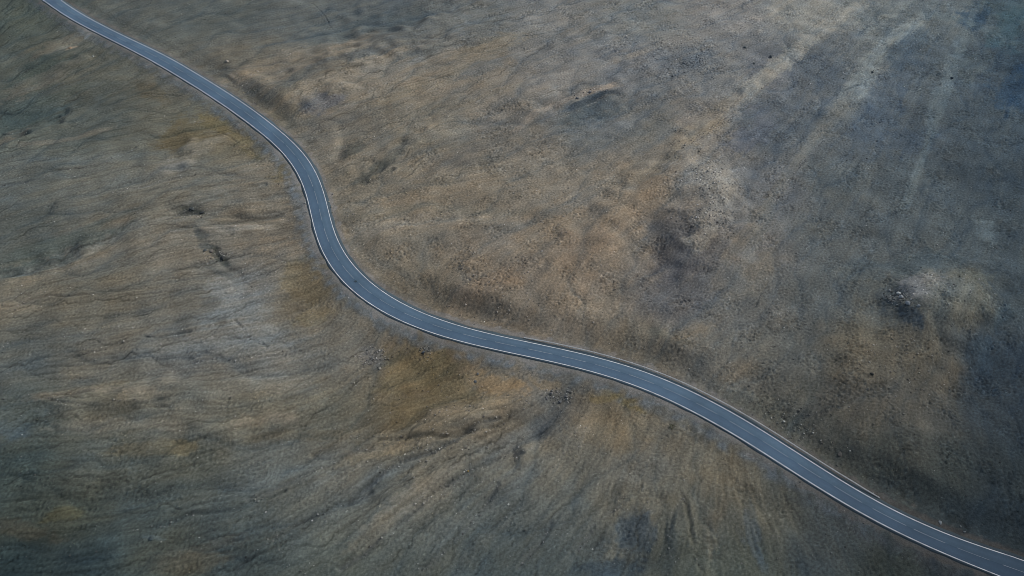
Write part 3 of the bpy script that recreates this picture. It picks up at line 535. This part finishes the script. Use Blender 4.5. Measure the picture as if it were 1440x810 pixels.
# ------------------------------------------------------------------ helpers: objects and materials
def link(name, me, parent=None):
    o = bpy.data.objects.new(name, me)
    C.objects.link(o)
    if parent is not None: o.parent = parent
    return o
def tag(o, label=None, cat=None, group=None, kind=None):
    if label: o['label'] = label
    if cat: o['category'] = cat
    if group: o['group'] = group
    if kind: o['kind'] = kind
    return o
def pmesh(name, verts, quads=None, tris=None, smooth=True):
    me = bpy.data.meshes.new(name)
    verts = np.asarray(verts, np.float32)
    nq = 0 if quads is None else len(quads); nt = 0 if tris is None else len(tris)
    me.vertices.add(len(verts)); me.vertices.foreach_set('co', verts.ravel())
    idx = []
    if nq: idx.append(np.asarray(quads, np.int32).ravel())
    if nt: idx.append(np.asarray(tris, np.int32).ravel())
    idx = np.concatenate(idx)
    me.loops.add(len(idx)); me.loops.foreach_set('vertex_index', idx)
    me.polygons.add(nq + nt)
    st = np.r_[np.arange(nq) * 4, nq * 4 + np.arange(nt) * 3].astype(np.int32)
    me.polygons.foreach_set('loop_start', st)
    me.polygons.foreach_set('use_smooth', np.full(nq + nt, smooth))
    me.update(calc_edges=True)
    return me
def vcol(me, name, rgb):
    a = me.color_attributes.new(name, 'FLOAT_COLOR', 'POINT')
    d = np.ones((len(rgb), 4), np.float32); d[:, :3] = rgb
    a.data.foreach_set('color', d.ravel())
def new_mat(name):
    m = bpy.data.materials.new(name); m.use_nodes = True
    nt = m.node_tree
    return m, nt, nt.nodes["Principled BSDF"]
def attr_mat(name, attr, rough, spec, scales, bump, bdist):
    """colour from the soil attribute, broken up by fine noise, with fine relief"""
    m, nt, b = new_mat(name)
    at = nt.nodes.new("ShaderNodeAttribute"); at.attribute_name = attr
    geo = nt.nodes.new("ShaderNodeNewGeometry")
    last = at.outputs['Color']
    heights = None
    for sc, lo, hi in scales:
        n = nt.nodes.new("ShaderNodeTexNoise"); n.inputs['Scale'].default_value = sc; n.inputs['Detail'].default_value = 3
        n.inputs['Roughness'].default_value = .6
        nt.links.new(geo.outputs['Position'], n.inputs['Vector'])
        r = nt.nodes.new("ShaderNodeMapRange"); r.inputs[1].default_value = .3; r.inputs[2].default_value = .7
        r.inputs[3].default_value = lo; r.inputs[4].default_value = hi
        nt.links.new(n.outputs['Fac'], r.inputs[0])
        mx = nt.nodes.new("ShaderNodeVectorMath"); mx.operation = 'SCALE'
        nt.links.new(last, mx.inputs[0]); nt.links.new(r.outputs[0], mx.inputs['Scale'])
        last = mx.outputs[0]; heights = n
    nt.links.new(last, b.inputs['Base Color'])
    b.inputs['Roughness'].default_value = rough
    b.inputs['Specular IOR Level'].default_value = spec
    if bump:
        bn = nt.nodes.new("ShaderNodeBump"); bn.inputs['Strength'].default_value = bump; bn.inputs['Distance'].default_value = bdist
        nt.links.new(heights.outputs['Fac'], bn.inputs['Height']); nt.links.new(bn.outputs['Normal'], b.inputs['Normal'])
    return m
def plain_mat(name, rgb, rough, metal=0.0, var=0.15, scale=3.0, spec=0.3):
    m, nt, b = new_mat(name)
    geo = nt.nodes.new("ShaderNodeNewGeometry")
    n = nt.nodes.new("ShaderNodeTexNoise"); n.inputs['Scale'].default_value = scale; n.inputs['Detail'].default_value = 4
    nt.links.new(geo.outputs['Position'], n.inputs['Vector'])
    r = nt.nodes.new("ShaderNodeMapRange"); r.inputs[1].default_value = .3; r.inputs[2].default_value = .7
    r.inputs[3].default_value = 1 - var; r.inputs[4].default_value = 1 + var
    nt.links.new(n.outputs['Fac'], r.inputs[0])
    mx = nt.nodes.new("ShaderNodeVectorMath"); mx.operation = 'SCALE'; mx.inputs[0].default_value = rgb
    nt.links.new(r.outputs[0], mx.inputs['Scale'])
    nt.links.new(mx.outputs[0], b.inputs['Base Color'])
    b.inputs['Roughness'].default_value = rough; b.inputs['Metallic'].default_value = metal
    b.inputs['Specular IOR Level'].default_value = spec
    return m
M_SOIL = attr_mat('soil', 'soil', 0.95, 0.12, [(0.025, .88, 1.12), (0.11, .92, 1.08), (0.7, .91, 1.09), (2.4, .80, 1.20)], 0.5, 0.25)
M_ROAD = attr_mat('asphalt', 'tone', 0.8, 0.1, [(0.15, .91, 1.09), (1.5, .95, 1.05)], 0.1, 0.01)
M_PAINT = plain_mat('road_paint', (.57, .60, .63), .6, var=.28, scale=.45)
M_FAINT = plain_mat('worn_paint', (.24, .28, .32), .7, var=.25, scale=.8)
M_STEEL = plain_mat('galvanised_steel', (.66, .67, .66), .55, metal=0.0, var=.12, scale=1.2, spec=.5)
M_STONE = attr_mat('stone', 'soil', 0.9, 0.2, [(2.0, .85, 1.15), (9.0, .85, 1.15)], 0.4, 0.05)
M_GRASS = attr_mat('dry_grass', 'soil', 0.9, 0.1, [(3.0, .85, 1.15)], 0, 0)

# ------------------------------------------------------------------ ground sheet
def hill(X, Y):
    """rolling country outside the photographed slope, and an added mountainside that shades it"""
    r = np.hypot(X, Y - 250)
    roll = 14 * np.sin(X / 310 + .6) * np.sin(Y / 270 - .4) + 6 * np.sin(X / 97 + Y / 140)
    out = smooth01((r - 420) / 900)
    big = 150 * np.clip(np.sin(X / 1400 + 1.0) * np.sin(Y / 1750 + .5) + .25, 0, None) * smooth01((r - 1200) / 2500)
    # unseen steep mountainside, added on the right to shade the slope
    off = (X - (0.4349 * Y + 94.0)) * 0.917
    crest = 126 + 40 * smooth01((190 - Y) / 130.0) + 16 * np.sin(Y / 61.0 + 1.0) + 9 * np.sin(Y / 23.0 + X / 40)
    shade_mount = crest * smooth01((off - 31) / 105.0) * (1 - 0.6 * smooth01((off - 130) / 500.0)) * smooth01((900 - np.abs(Y - 200)) / 500)
    return roll * out + big + shade_mount
M = 30.0
keep = (np.abs(GX) < (0.643 * (CT * GY + ST * CAM_H) + M)) & (GY > 54) & (GY < 428)
edge_ = np.minimum.reduce([(0.643 * (CT * GY + ST * CAM_H) + M) - np.abs(GX), GY - 54, 428 - GY])
H = (H * np.where(AD < 14, 1, smooth01(edge_ / 9.0))).astype(np.float32)
cell = keep[:-1, :-1] & keep[1:, :-1] & keep[:-1, 1:] & keep[1:, 1:]
used = np.zeros((NY, NX), bool)
used[:-1, :-1] |= cell; used[1:, :-1] |= cell; used[:-1, 1:] |= cell; used[1:, 1:] |= cell
vid = np.full((NY, NX), -1, np.int32); vid[used] = np.arange(used.sum())
fv = np.c_[GX[used], GY[used], H[used]]
cy_, cx_ = np.nonzero(cell)
fq = np.c_[vid[cy_, cx_], vid[cy_, cx_ + 1], vid[cy_ + 1, cx_ + 1], vid[cy_ + 1, cx_]]
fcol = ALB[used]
# coarse sheet to the horizon around it
inn = np.arange(-560, 561, 10.0)
outv = [560.0]
while outv[-1] < 14000: outv.append(outv[-1] * 1.12 + 4)
outv = np.array(outv[1:])
sx = np.r_[-outv[::-1], inn, outv]; sy = sx + 250
SXm, SYm = np.meshgrid(sx, sy)
SZ = hill(SXm, SYm) - 0.3
rdist = np.hypot(SXm[..., None] - CL[None, None, ::40, 0], SYm[..., None] - CL[None, None, ::40, 1]).min(-1)
SZ -= 2.2 * smooth01((26 - rdist) / 14.0)
SZ[(np.abs(SXm) < 0.643 * (CT * SYm + ST * CAM_H) + M - 6) & (SYm > 60) & (SYm < 422)] -= 6
nyc, nxc = SXm.shape
cvid = np.arange(nyc * nxc).reshape(nyc, nxc) + len(fv)
deep = (np.abs(SXm) < 0.643 * (CT * SYm + ST * CAM_H) - 2) & (SYm > 84) & (SYm < 404)
ccell = ~(deep[:-1, :-1] & deep[1:, :-1] & deep[:-1, 1:] & deep[1:, 1:])
yy, xx = np.nonzero(ccell)
cq = np.c_[cvid[yy, xx], cvid[yy, xx + 1], cvid[yy + 1, xx + 1], cvid[yy + 1, xx]]
cnoise = .5 + .5 * np.sin(SXm / 53 + np.sin(SYm / 71) * 2) * np.sin(SYm / 47 + np.sin(SXm / 90) * 2)
cc = lin((84,90,88))[None, None] + (lin((112,105,92)) - lin((84,90,88)))[None, None] * cnoise[..., None]
# near the surveyed slope the soil keeps its colour and only slowly turns into the general one
bl_ = np.stack([blur(COL[..., k], 9.0) for k in range(3)], -1)
lim = 0.643 * (CT * np.clip(SYm, 60, 420) + ST * CAM_H) + M - 8
qx = np.clip(SXm, -np.minimum(lim, 326), np.minimum(lim, 326)); qy = np.clip(SYm, 60, 420)
nearc = bl_[np.clip(((qy - Y0) / CELL).astype(int), 0, NY - 1), np.clip(((qx - X0) / CELL).astype(int), 0, NX - 1)]
fd = smooth01((np.hypot(SXm - qx, SYm - qy) - 10) / 220.0)[..., None]
cc = nearc * (1 - fd) + cc * fd
allv = np.r_[fv, np.c_[SXm.ravel(), SYm.ravel(), SZ.ravel()]]
me = pmesh('ground', allv, np.r_[fq, cq])
vcol(me, 'soil', np.r_[fcol, cc.reshape(-1, 3) * GAIN])
me.materials.append(M_SOIL)
ground = tag(link('ground', me), kind='structure')
print("ground tris", 2 * (len(fq) + len(cq)), time.time() - T0)
def hz(x, y):
    ix = np.clip(np.round((np.asarray(x) - X0) / CELL).astype(int), 0, NX - 1); iy = np.clip(np.round((np.asarray(y) - Y0) / CELL).astype(int), 0, NY - 1)
    return H[iy, ix]
def albedo(x, y):
    ix = np.clip(np.round((np.asarray(x) - X0) / CELL).astype(int), 0, NX - 1); iy = np.clip(np.round((np.asarray(y) - Y0) / CELL).astype(int), 0, NY - 1)
    return ALB[iy, ix]

# ------------------------------------------------------------------ road: paved sheet with shoulders, lines as parts
def strip(name, offs, zs, i0, i1, step=2):
    ii = np.arange(i0, i1, step)
    V = []
    for o, z in zip(offs, zs):
        oo = o(ii) if callable(o) else np.full(len(ii), o)
        p = CL[ii] + NN[ii] * oo[:, None]
        V.append(np.c_[p, np.full(len(ii), z)])
    V = np.stack(V, 1)
    n, k = V.shape[:2]
    id_ = np.arange(n * k).reshape(n, k)
    q = np.c_[id_[:-1, :-1].ravel(), id_[1:, :-1].ravel(), id_[1:, 1:].ravel(), id_[:-1, 1:].ravel()]
    return pmesh(name, V.reshape(-1, 3), q), ii, V
ROADZ = 0.06
NI = len(CL)
rag_u = gsmooth(rng.standard_normal((NI, 1)), 3)[:, 0] * 0.35
rag_l = gsmooth(rng.standard_normal((NI, 1)), 3)[:, 0] * 0.35
prof_f = [-1.0, -1.0, -0.93, -0.55, -0.5, -0.42, -0.1, -0.045, -0.02, 0.02, 0.06, 0.3, 0.45, 0.52, 0.93, 1.0, 1.0]
offs, zs, fr = [], [], []
offs.append(lambda ii: -(HW[ii] + SHO_L + rag_l[ii] + .25)); zs.append(-1.2); fr.append(-1.3)
offs.append(lambda ii: -(HW[ii] + SHO_L + rag_l[ii])); zs.append(ROADZ - .03); fr.append(-1.28)
offs.append(lambda ii: -(HW[ii] + 0.16)); zs.append(ROADZ - .002); fr.append(-1.1)
for f_ in (-.96, -.75, -.5, -.25, -.06, -.03, 0.0, .04, .25, .5, .75, .96):
    offs.append(lambda ii, f_=f_: HW[ii] * f_); zs.append(ROADZ + 0.03 * (1 - f_ * f_)); fr.append(f_)
offs.append(lambda ii: HW[ii] + 0.16); zs.append(ROADZ - .002); fr.append(1.1)
offs.append(lambda ii: HW[ii] + SHO_U + rag_u[ii]); zs.append(ROADZ - .03); fr.append(1.28)
offs.append(lambda ii: HW[ii] + SHO_U + rag_u[ii] + .25); zs.append(-1.2); fr.append(1.3)
me, ii, V = strip('road', offs, zs, 0, NI, 1)
def road_tone(f_):
    if abs(f_) > 1.2: return lin((72,82,90))
    if abs(f_) > 1.0: return lin((70,84,97))
    if f_ == 0.0: return lin((66,84,104))
    if -.07 < f_ < 0: return lin((78,98,120))
    if abs(abs(f_) - .5) < .1: return lin((90,109,130)) if f_ > 0 else lin((84,104,126))
    return lin((84,103,123)) if f_ > 0 else lin((82,100,122))
tn = np.stack([np.tile(road_tone(f_), (len(ii), 1)) for f_ in fr], 1)
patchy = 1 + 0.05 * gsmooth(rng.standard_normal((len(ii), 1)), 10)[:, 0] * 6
near_shade = 1 - .32 * smooth01((CL[ii, 0] - 60) / 90.0) * (CL[ii, 1] < 200)     # shade painted into the asphalt, darker towards the near end
tn = tn * near_shade[:, None, None] * patchy[:, None, None] * np.array([.75, .82, .81])
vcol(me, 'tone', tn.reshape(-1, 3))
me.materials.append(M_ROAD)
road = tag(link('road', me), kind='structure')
for sgn in (1, -1):
    lw = 0.10
    zl = ROADZ + 0.008
    mel, _, _ = strip('edge_line', [lambda ii, s=sgn: s * HW[ii] - lw, lambda ii, s=sgn: s * HW[ii] + lw], [zl + .002, zl], 0, NI, 1)
    mel.materials.append(M_PAINT)
    link('edge_line', mel, road)
# worn centre dashes
step_m = 11.0; dash_m = 9.4
s_ = 3.0
while s_ < ARC[-1] - 12:
    i0 = int(np.searchsorted(ARC, s_)); i1 = int(np.searchsorted(ARC, s_ + dash_m * random.uniform(.85, 1)))
    if X0 < CL[i0, 0] < X1:
        w_ = random.uniform(.035, .06)
        med, _, _ = strip('centre_dash', [lambda ii, w_=w_: np.full(len(ii), .1 - w_), lambda ii, w_=w_: np.full(len(ii), .1 + w_)], [ROADZ + .036] * 2, i0, i1, 2)
        med.materials.append(M_FAINT)
        link('centre_dash', med, road)
    s_ += step_m

# ------------------------------------------------------------------ crash barrier along the far side
def near_index(x, y):
    X, Y = g(x, y)
    return int(np.hypot(CL[:, 0] - X, CL[:, 1] - Y).argmin())
def barrier(i0, i1, off, label):
    base = CL[i0] + NN[i0] * (HW[i0] + off)
    root = bpy.data.objects.new('crash_barrier', None)
    root.location = (base[0], base[1], 0); C.objects.link(root)
    tag(root, label, 'crash barrier')
    ii = np.arange(i0, i1, 2)
    prof = [(0.03, .44), (-.03, .47), (-.05, .52), (.02, .58), (.02, .61), (-.05, .67), (-.03, .72), (.03, .75), (.06, .75), (.06, .44)]
    V = []
    for (o, z) in prof:
        p = CL[ii] + NN[ii] * (HW[ii] + off + o)[:, None]
        zz = np.full(len(ii), z)
        ramp = np.minimum(np.arange(len(ii)), np.arange(len(ii))[::-1]) / 8.0     # ends run down to the ground
        zz = zz - 0.42 * (1 - np.clip(ramp, 0, 1))
        V.append(np.c_[p - base, zz])
    V = np.stack(V, 1); n, k = V.shape[:2]
    id_ = np.arange(n * k).reshape(n, k)
    nx = np.roll(id_, -1, axis=1)
    q = np.c_[id_[:-1].ravel(), id_[1:].ravel(), nx[1:].ravel(), nx[:-1].ravel()]
    me = pmesh('rail', V.reshape(-1, 3), q, smooth=False); me.materials.append(M_STEEL)
    link('rail', me, root)
    bm = bmesh.new(); bmesh.ops.create_cube(bm, size=1.0)
    bmesh.ops.scale(bm, vec=(.10, .12, .95), verts=bm.verts); bmesh.ops.translate(bm, vec=(0, 0, .275), verts=bm.verts)
    bmesh.ops.bevel(bm, geom=bm.edges[:], offset=.01, segments=1)
    pm = bpy.data.meshes.new('post'); bm.to_mesh(pm); bm.free(); pm.materials.append(M_STEEL)
    for i in range(i0 + 6, i1 - 4, 8):
        p = CL[i] + NN[i] * (HW[i] + off + .13) - base
        o = link('post', pm, root); o.location = (p[0], p[1], 0); o.rotation_euler.z = math.atan2(TN[i, 1], TN[i, 0])
    return root
barrier(near_index(736, 480), near_index(1236, 712), 1.35, 'long low galvanised crash barrier along the uphill edge of the road')

# ------------------------------------------------------------------ boulders one can pick out
def rock_mesh(name, r, flat, seed, col, sub=2):
    rr = random.Random(seed)
    bm = bmesh.new(); bmesh.ops.create_icosphere(bm, subdivisions=sub, radius=1.0)
    planes = [(Vector((rr.gauss(0, 1), rr.gauss(0, 1), rr.gauss(0, .7))).normalized(), rr.uniform(.38, .75)) for _ in range(8)]
    for v in bm.verts:
        for n, d in planes:
            k = v.co.dot(n)
            if k > d: v.co -= n * (k - d) * .9
        v.co *= 1 + rr.uniform(-.05, .05)
        v.co.x *= r * rr.uniform(.97, 1.03); v.co.y *= r * .78; v.co.z *= r * flat
    me = bpy.data.meshes.new(name); bm.to_mesh(me); bm.free()
    n = len(me.vertices)
    vcol(me, 'soil', np.tile(np.array(col), (n, 1)) * np.random.default_rng(seed).uniform(.9, 1.1, (n, 1)))
    me.materials.append(M_STONE)
    return me
ROCKS = [
 (320,90,1.3,.55,(150,146,138),'pale boulder on the slope just above the upper road bend'),
 (130,77,.9,.6,(140,146,144),'light grey boulder below the road near the top left corner'),
 (99,68,1.5,.3,(150,132,112),'flat tan rock slab on the striped slope in the top left corner'),
 (1322,735,.8,.6,(150,158,160),'white boulder on the ditch side above the road near bottom right'),
 (1356,748,.5,.6,(140,148,150),'smaller white stone in the ditch right of the white boulder'),
 (1351,740,.45,.5,(110,118,120),'dull grey stone between the two white stones by the ditch'),
 (595,494,.9,.6,(72,82,92),'dark blue grey boulder at the road end of the ochre flush'),
 (658,663,.4,.6,(160,136,80),'small yellowish stone beside a dark rill below the road'),
 (776,552,.7,.6,(128,128,128),'pale boulder at the top of the rubble heap below the road'),
 (788,562,.8,.6,(92,96,100),'grey boulder at the foot of the rubble heap below the road'),
 (769,560,.6,.6,(112,114,116),'grey boulder at the left of the rubble heap below the road'),
 (797,555,.6,.6,(118,120,122),'light boulder at the right of the rubble heap below the road'),
 (668,534,.8,.5,(88,94,98),'dark boulder on the strip between ochre flush and road'),
 (672,524,.6,.5,(98,102,104),'grey boulder just uphill of the dark boulder by the ochre flush'),
 (534,516,.7,.5,(150,148,140),'pale stone at the left margin of the ochre flush'),
 (1060,90,1.0,.5,(70,80,84),'dark boulder on the pale track at the top'),
 (1048,66,1.1,.5,(62,74,80),'dark jagged boulder beside the pale track near the top edge'),
 (1083,81,1.2,.5,(58,70,78),'dark boulder right of the pale track at the top'),
 (1226,103,1.0,.6,(60,72,78),'dark boulder lying on the second pale stripe at upper right'),
 (1338,110,1.0,.6,(56,72,84),'dark boulder in the gully at upper right'),
 (1261,418,1.0,.7,(180,187,189),'white boulder high on the crumbling edge of the right hand knoll'),
 (1262,425,1.4,.7,(158,165,170),'pale block in the middle of the knoll crumbling edge'),
 (1271,438,1.3,.7,(144,153,160),'grey block at the foot of the knoll crumbling edge'),
 (1250,412,.7,.7,(146,150,152),'white stone lying in the dark hollow left of the knoll'),
 (1284,444,1.0,.7,(134,144,151),'lowest block below the knoll crumbling edge'),
 (830,131,1.3,.6,(128,128,130),'pale rock breaking through the dark scarp'),
 (812,140,1.1,.6,(104,108,112),'grey rock at the lower end of the dark scarp'),
 (270,293,1.6,.4,(66,72,74),'dark rock capping the upper black outcrop left of the bend'),
 (284,298,1.4,.4,(62,68,70),'dark rock at the right end of the upper black outcrop'),
 (298,352,1.4,.5,(104,102,98),'light brown rock atop the lower black outcrop left of the bend'),
 (312,362,1.6,.5,(60,64,64),'black rock at the tip of the lower outcrop left of the bend'),
 (289,352,1.1,.5,(76,82,84),'grey rock on the left flank of the lower outcrop'),
 (463,284,.55,.6,(168,164,150),'pale stone beside the white line on the inside of the bend'),
 (466,291,.6,.6,(160,156,142),'pale block further along the shoulder inside the bend'),
 (468,299,.5,.6,(164,162,150),'last pale stone on the shoulder inside the bend'),
 (429,286,.6,.6,(140,146,148),'grey stone on the outer shoulder of the bend'),
 (431,298,.6,.6,(136,142,144),'second grey stone further down the outer shoulder of the bend'),
 (468,273,.7,.4,(132,132,128),'pale slab in the gravel between bend and ditch'),
 (1181,639,1.2,.2,(80,81,80),'broad tan slab in the ditch above the barrier'),
 (214,757,1.2,.3,(78,90,92),'low grey rock near the bottom left'),
 (374,720,.4,.6,(172,176,176),'white stone in the rill at lower left of centre'),
 (439,732,.5,.6,(186,190,192),'bright white stone in the lowest rill left of centre'),
 (1160,97,.7,.6,(150,160,164),'pale stone on the dark scree at the top right'),
 (950,186,.6,.6,(160,162,158),'pale stone on the tan stripe above the grey knoll'),
 (1221,535,.8,.6,(64,66,64),'dark stone on the brown slope above the barrier'),
]
for k, (x, y, r, fl_, c, lab) in enumerate(ROCKS):
    X, Y = map(float, g(x, y))
    o = link('boulder', rock_mesh('boulder', r * .9, fl_, 100 + k, lin(c) * .72))
    o.location = (X, Y, float(hz(X, Y)) + r * fl_ * .35)
    o.rotation_euler.z = random.uniform(0, 6.28)
    tag(o, lab, 'boulder')

# ------------------------------------------------------------------ loose stones and dry tussocks nobody could count
def keep_pts(X, Y, road_clear=4.9):
    ix = np.clip(((X - X0) / CELL).astype(int), 0, NX - 1); iy = np.clip(((Y - Y0) / CELL).astype(int), 0, NY - 1)
    return keep[iy, ix] & (AD[iy, ix] > road_clear)
sxs, sys_, rs = [], [], []
n = 26000
x = rng.uniform(-290, 290, n); y = rng.uniform(75, 415, n); sxs.append(x); sys_.append(y); rs.append(rng.gamma(2.2, .04, n) + .05)
for (P, hw) in RILLPTS:
    m = int(len(P) * .45)
    k = rng.integers(0, len(P), m)
    sxs.append(P[k, 0] + rng.normal(0, hw * .9, m)); sys_.append(P[k, 1] + rng.normal(0, hw * .9, m)); rs.append(rng.gamma(2.5, .05, m) + .07)
for (cx, cy, sp, m) in [(1262,425,9,160),(785,556,13,90),(985,262,26,260),(1000,310,16,200),(525,500,12,120),(305,358,10,90),(270,297,9,60),(345,115,14,80),(430,35,60,200),(835,132,14,90),(975,85,22,200),(595,495,10,40),(640,630,60,140),(935,75,30,260),(985,88,28,260),(1030,40,30,160),(870,40,40,160),(1150,95,30,120),(1250,70,40,140),(1390,90,30,140),(700,420,40,80),(1310,420,30,120),(1250,520,40,120),(1120,600,40,160)]:
    pp = gp(np.c_[rng.normal(cx, sp, m), rng.normal(cy, sp * .6, m)])
    sxs.append(pp[:, 0]); sys_.append(pp[:, 1]); rs.append(rng.gamma(2.5, .06, m) + .1)
sx_ = np.concatenate(sxs); sy_ = np.concatenate(sys_); rs = np.minimum(np.concatenate(rs), .36)
kk = keep_pts(sx_, sy_); sx_, sy_, rs = sx_[kk], sy_[kk], rs[kk]
OCT = np.array([(1,0,0),(0,1,0),(-1,0,0),(0,-1,0),(.6,.6,.7),(-.6,.55,.75),(-.55,-.6,.7),(.6,-.55,.65)], float)
OT = np.array([(0,1,4),(1,2,5),(2,3,6),(3,0,7),(4,1,5),(5,2,6),(6,3,7),(7,0,4),(4,5,6),(4,6,7)])
ns = len(sx_)
a = rng.uniform(0, 6.28, ns)
V = OCT[None] * rs[:, None, None] * rng.uniform(.75, 1.25, (ns, 8, 3))
V[..., 2] *= .85
xr = V[..., 0] * np.cos(a)[:, None] - V[..., 1] * np.sin(a)[:, None] * .8; yr = V[..., 0] * np.sin(a)[:, None] + V[..., 1] * np.cos(a)[:, None] * .8
V = np.stack([xr + sx_[:, None], yr + sy_[:, None], V[..., 2] + hz(sx_, sy_)[:, None] - .02], -1)
T = (OT[None] + 8 * np.arange(ns)[:, None, None]).reshape(-1, 3)
base = albedo(sx_, sy_)
grey = base.mean(1, keepdims=True)
sc_ = (base * .5 + grey * .5) * np.exp(rng.normal(.2, .5, ns))[:, None]
me = pmesh('loose_stones', V.reshape(-1, 3), None, T, smooth=False)
vcol(me, 'soil', np.repeat(np.clip(sc_, .01, .5), 8, axis=0)); me.materials.append(M_STONE)
tag(link('loose_stones', me), 'loose grey and pale stones strewn over the slopes and along the rills', 'stones', kind='stuff')

n = 42000
tx = rng.uniform(-290, 290, n); ty = rng.uniform(75, 415, n)
ix = ((tx - X0) / CELL).astype(int); iy = ((ty - Y0) / CELL).astype(int)
pr = np.clip(HUM[iy, ix] - .45, 0, 1.2) / 1.2 * np.clip(.7 + .5 * CR1[iy, ix], 0, 1.2)
kk = (rng.random(n) < pr) & keep_pts(tx, ty, 7.0)
tx, ty = tx[kk], ty[kk]; nt_ = len(tx)
B = 5
ang_ = rng.uniform(0, 6.28, (nt_, B)); hgt = rng.uniform(.15, .42, (nt_, B)); lean = rng.uniform(.15, .5, (nt_, B)); wd = rng.uniform(.05, .12, (nt_, B))
ca, sa = np.cos(ang_), np.sin(ang_)
z0 = hz(tx, ty)[:, None] - .04
p0 = np.stack([tx[:, None] - sa * wd, ty[:, None] + ca * wd, z0 + 0 * ca], -1)
p1 = np.stack([tx[:, None] + sa * wd, ty[:, None] - ca * wd, z0 + 0 * ca], -1)
p2 = np.stack([tx[:, None] + ca * lean, ty[:, None] + sa * lean, z0 + hgt], -1)
V = np.stack([p0, p1, p2], 2).reshape(-1, 3)
T = np.arange(len(V)).reshape(-1, 3)
gcol = albedo(tx, ty) * np.exp(rng.normal(.45, .2, nt_))[:, None] * np.array([1.05, 1.0, .9])
me = pmesh('dry_grass', V, None, T, smooth=False)
vcol(me, 'soil', np.repeat(np.clip(gcol, .01, .4), 3 * B, axis=0)); me.materials.append(M_GRASS)
tag(link('dry_grass', me), 'dry tan grass tussocks covering the hummocky slope', 'grass', kind='stuff')

# ------------------------------------------------------------------ low shrubs
def shrub(x, y, r, c, lab):
    X, Y = map(float, g(x, y))
    rr = random.Random(int(x))
    root = bpy.data.objects.new('low_shrub', None); root.location = (X, Y, float(hz(X, Y))); C.objects.link(root)
    tag(root, lab, 'shrub')
    V, T, K = [], [], []
    for k in range(220):
        a = rr.uniform(0, 6.28); e = math.acos(rr.uniform(.05, 1)); q = r * rr.uniform(.55, 1)
        p = Vector((math.sin(e) * math.cos(a) * q, math.sin(e) * math.sin(a) * q, math.cos(e) * q * .6 + .08))
        s = rr.uniform(.08, .16); d1 = Vector((rr.gauss(0, 1), rr.gauss(0, 1), rr.gauss(0, .6))).normalized() * s; d2 = Vector((rr.gauss(0, 1), rr.gauss(0, 1), rr.gauss(0, .6))).normalized() * s
        b = len(V); V += [p, p + d1, p + d2]; T.append((b, b + 1, b + 2)); K += [np.array(lin(c)) * rr.uniform(.7, 1.35)] * 3
    me = pmesh('foliage', np.array([tuple(v) for v in V]), None, T, smooth=False); vcol(me, 'soil', np.array(K)); me.materials.append(M_GRASS)
    link('foliage', me, root)
    bm = bmesh.new()
    for k in range(5):
        a = k * 1.256 + rr.uniform(-.3, .3)
        res = bmesh.ops.create_cone(bm, segments=5, radius1=.035, radius2=.012, depth=r * .9)
        for v in res['verts']:
            z = v.co.z + r * .45
            v.co = Vector((v.co.x + math.cos(a) * z * .8, v.co.y + math.sin(a) * z * .8, z * .6))
    sm = bpy.data.meshes.new('stems'); bm.to_mesh(sm); bm.free(); sm.materials.append(plain_mat('twig', (.07, .05, .035), .9))
    link('stems', sm, root)
shrub(946, 599, 1.1, (60, 72, 40), 'small dark green shrub below the road right of the ochre flush')
shrub(500, 396, .8, (66, 70, 52), 'dull green shrub on the bank inside the lower bend')
print("done", time.time() - T0, "tris", sum(len(m.loops) - 2 * len(m.polygons) for m in bpy.data.meshes))
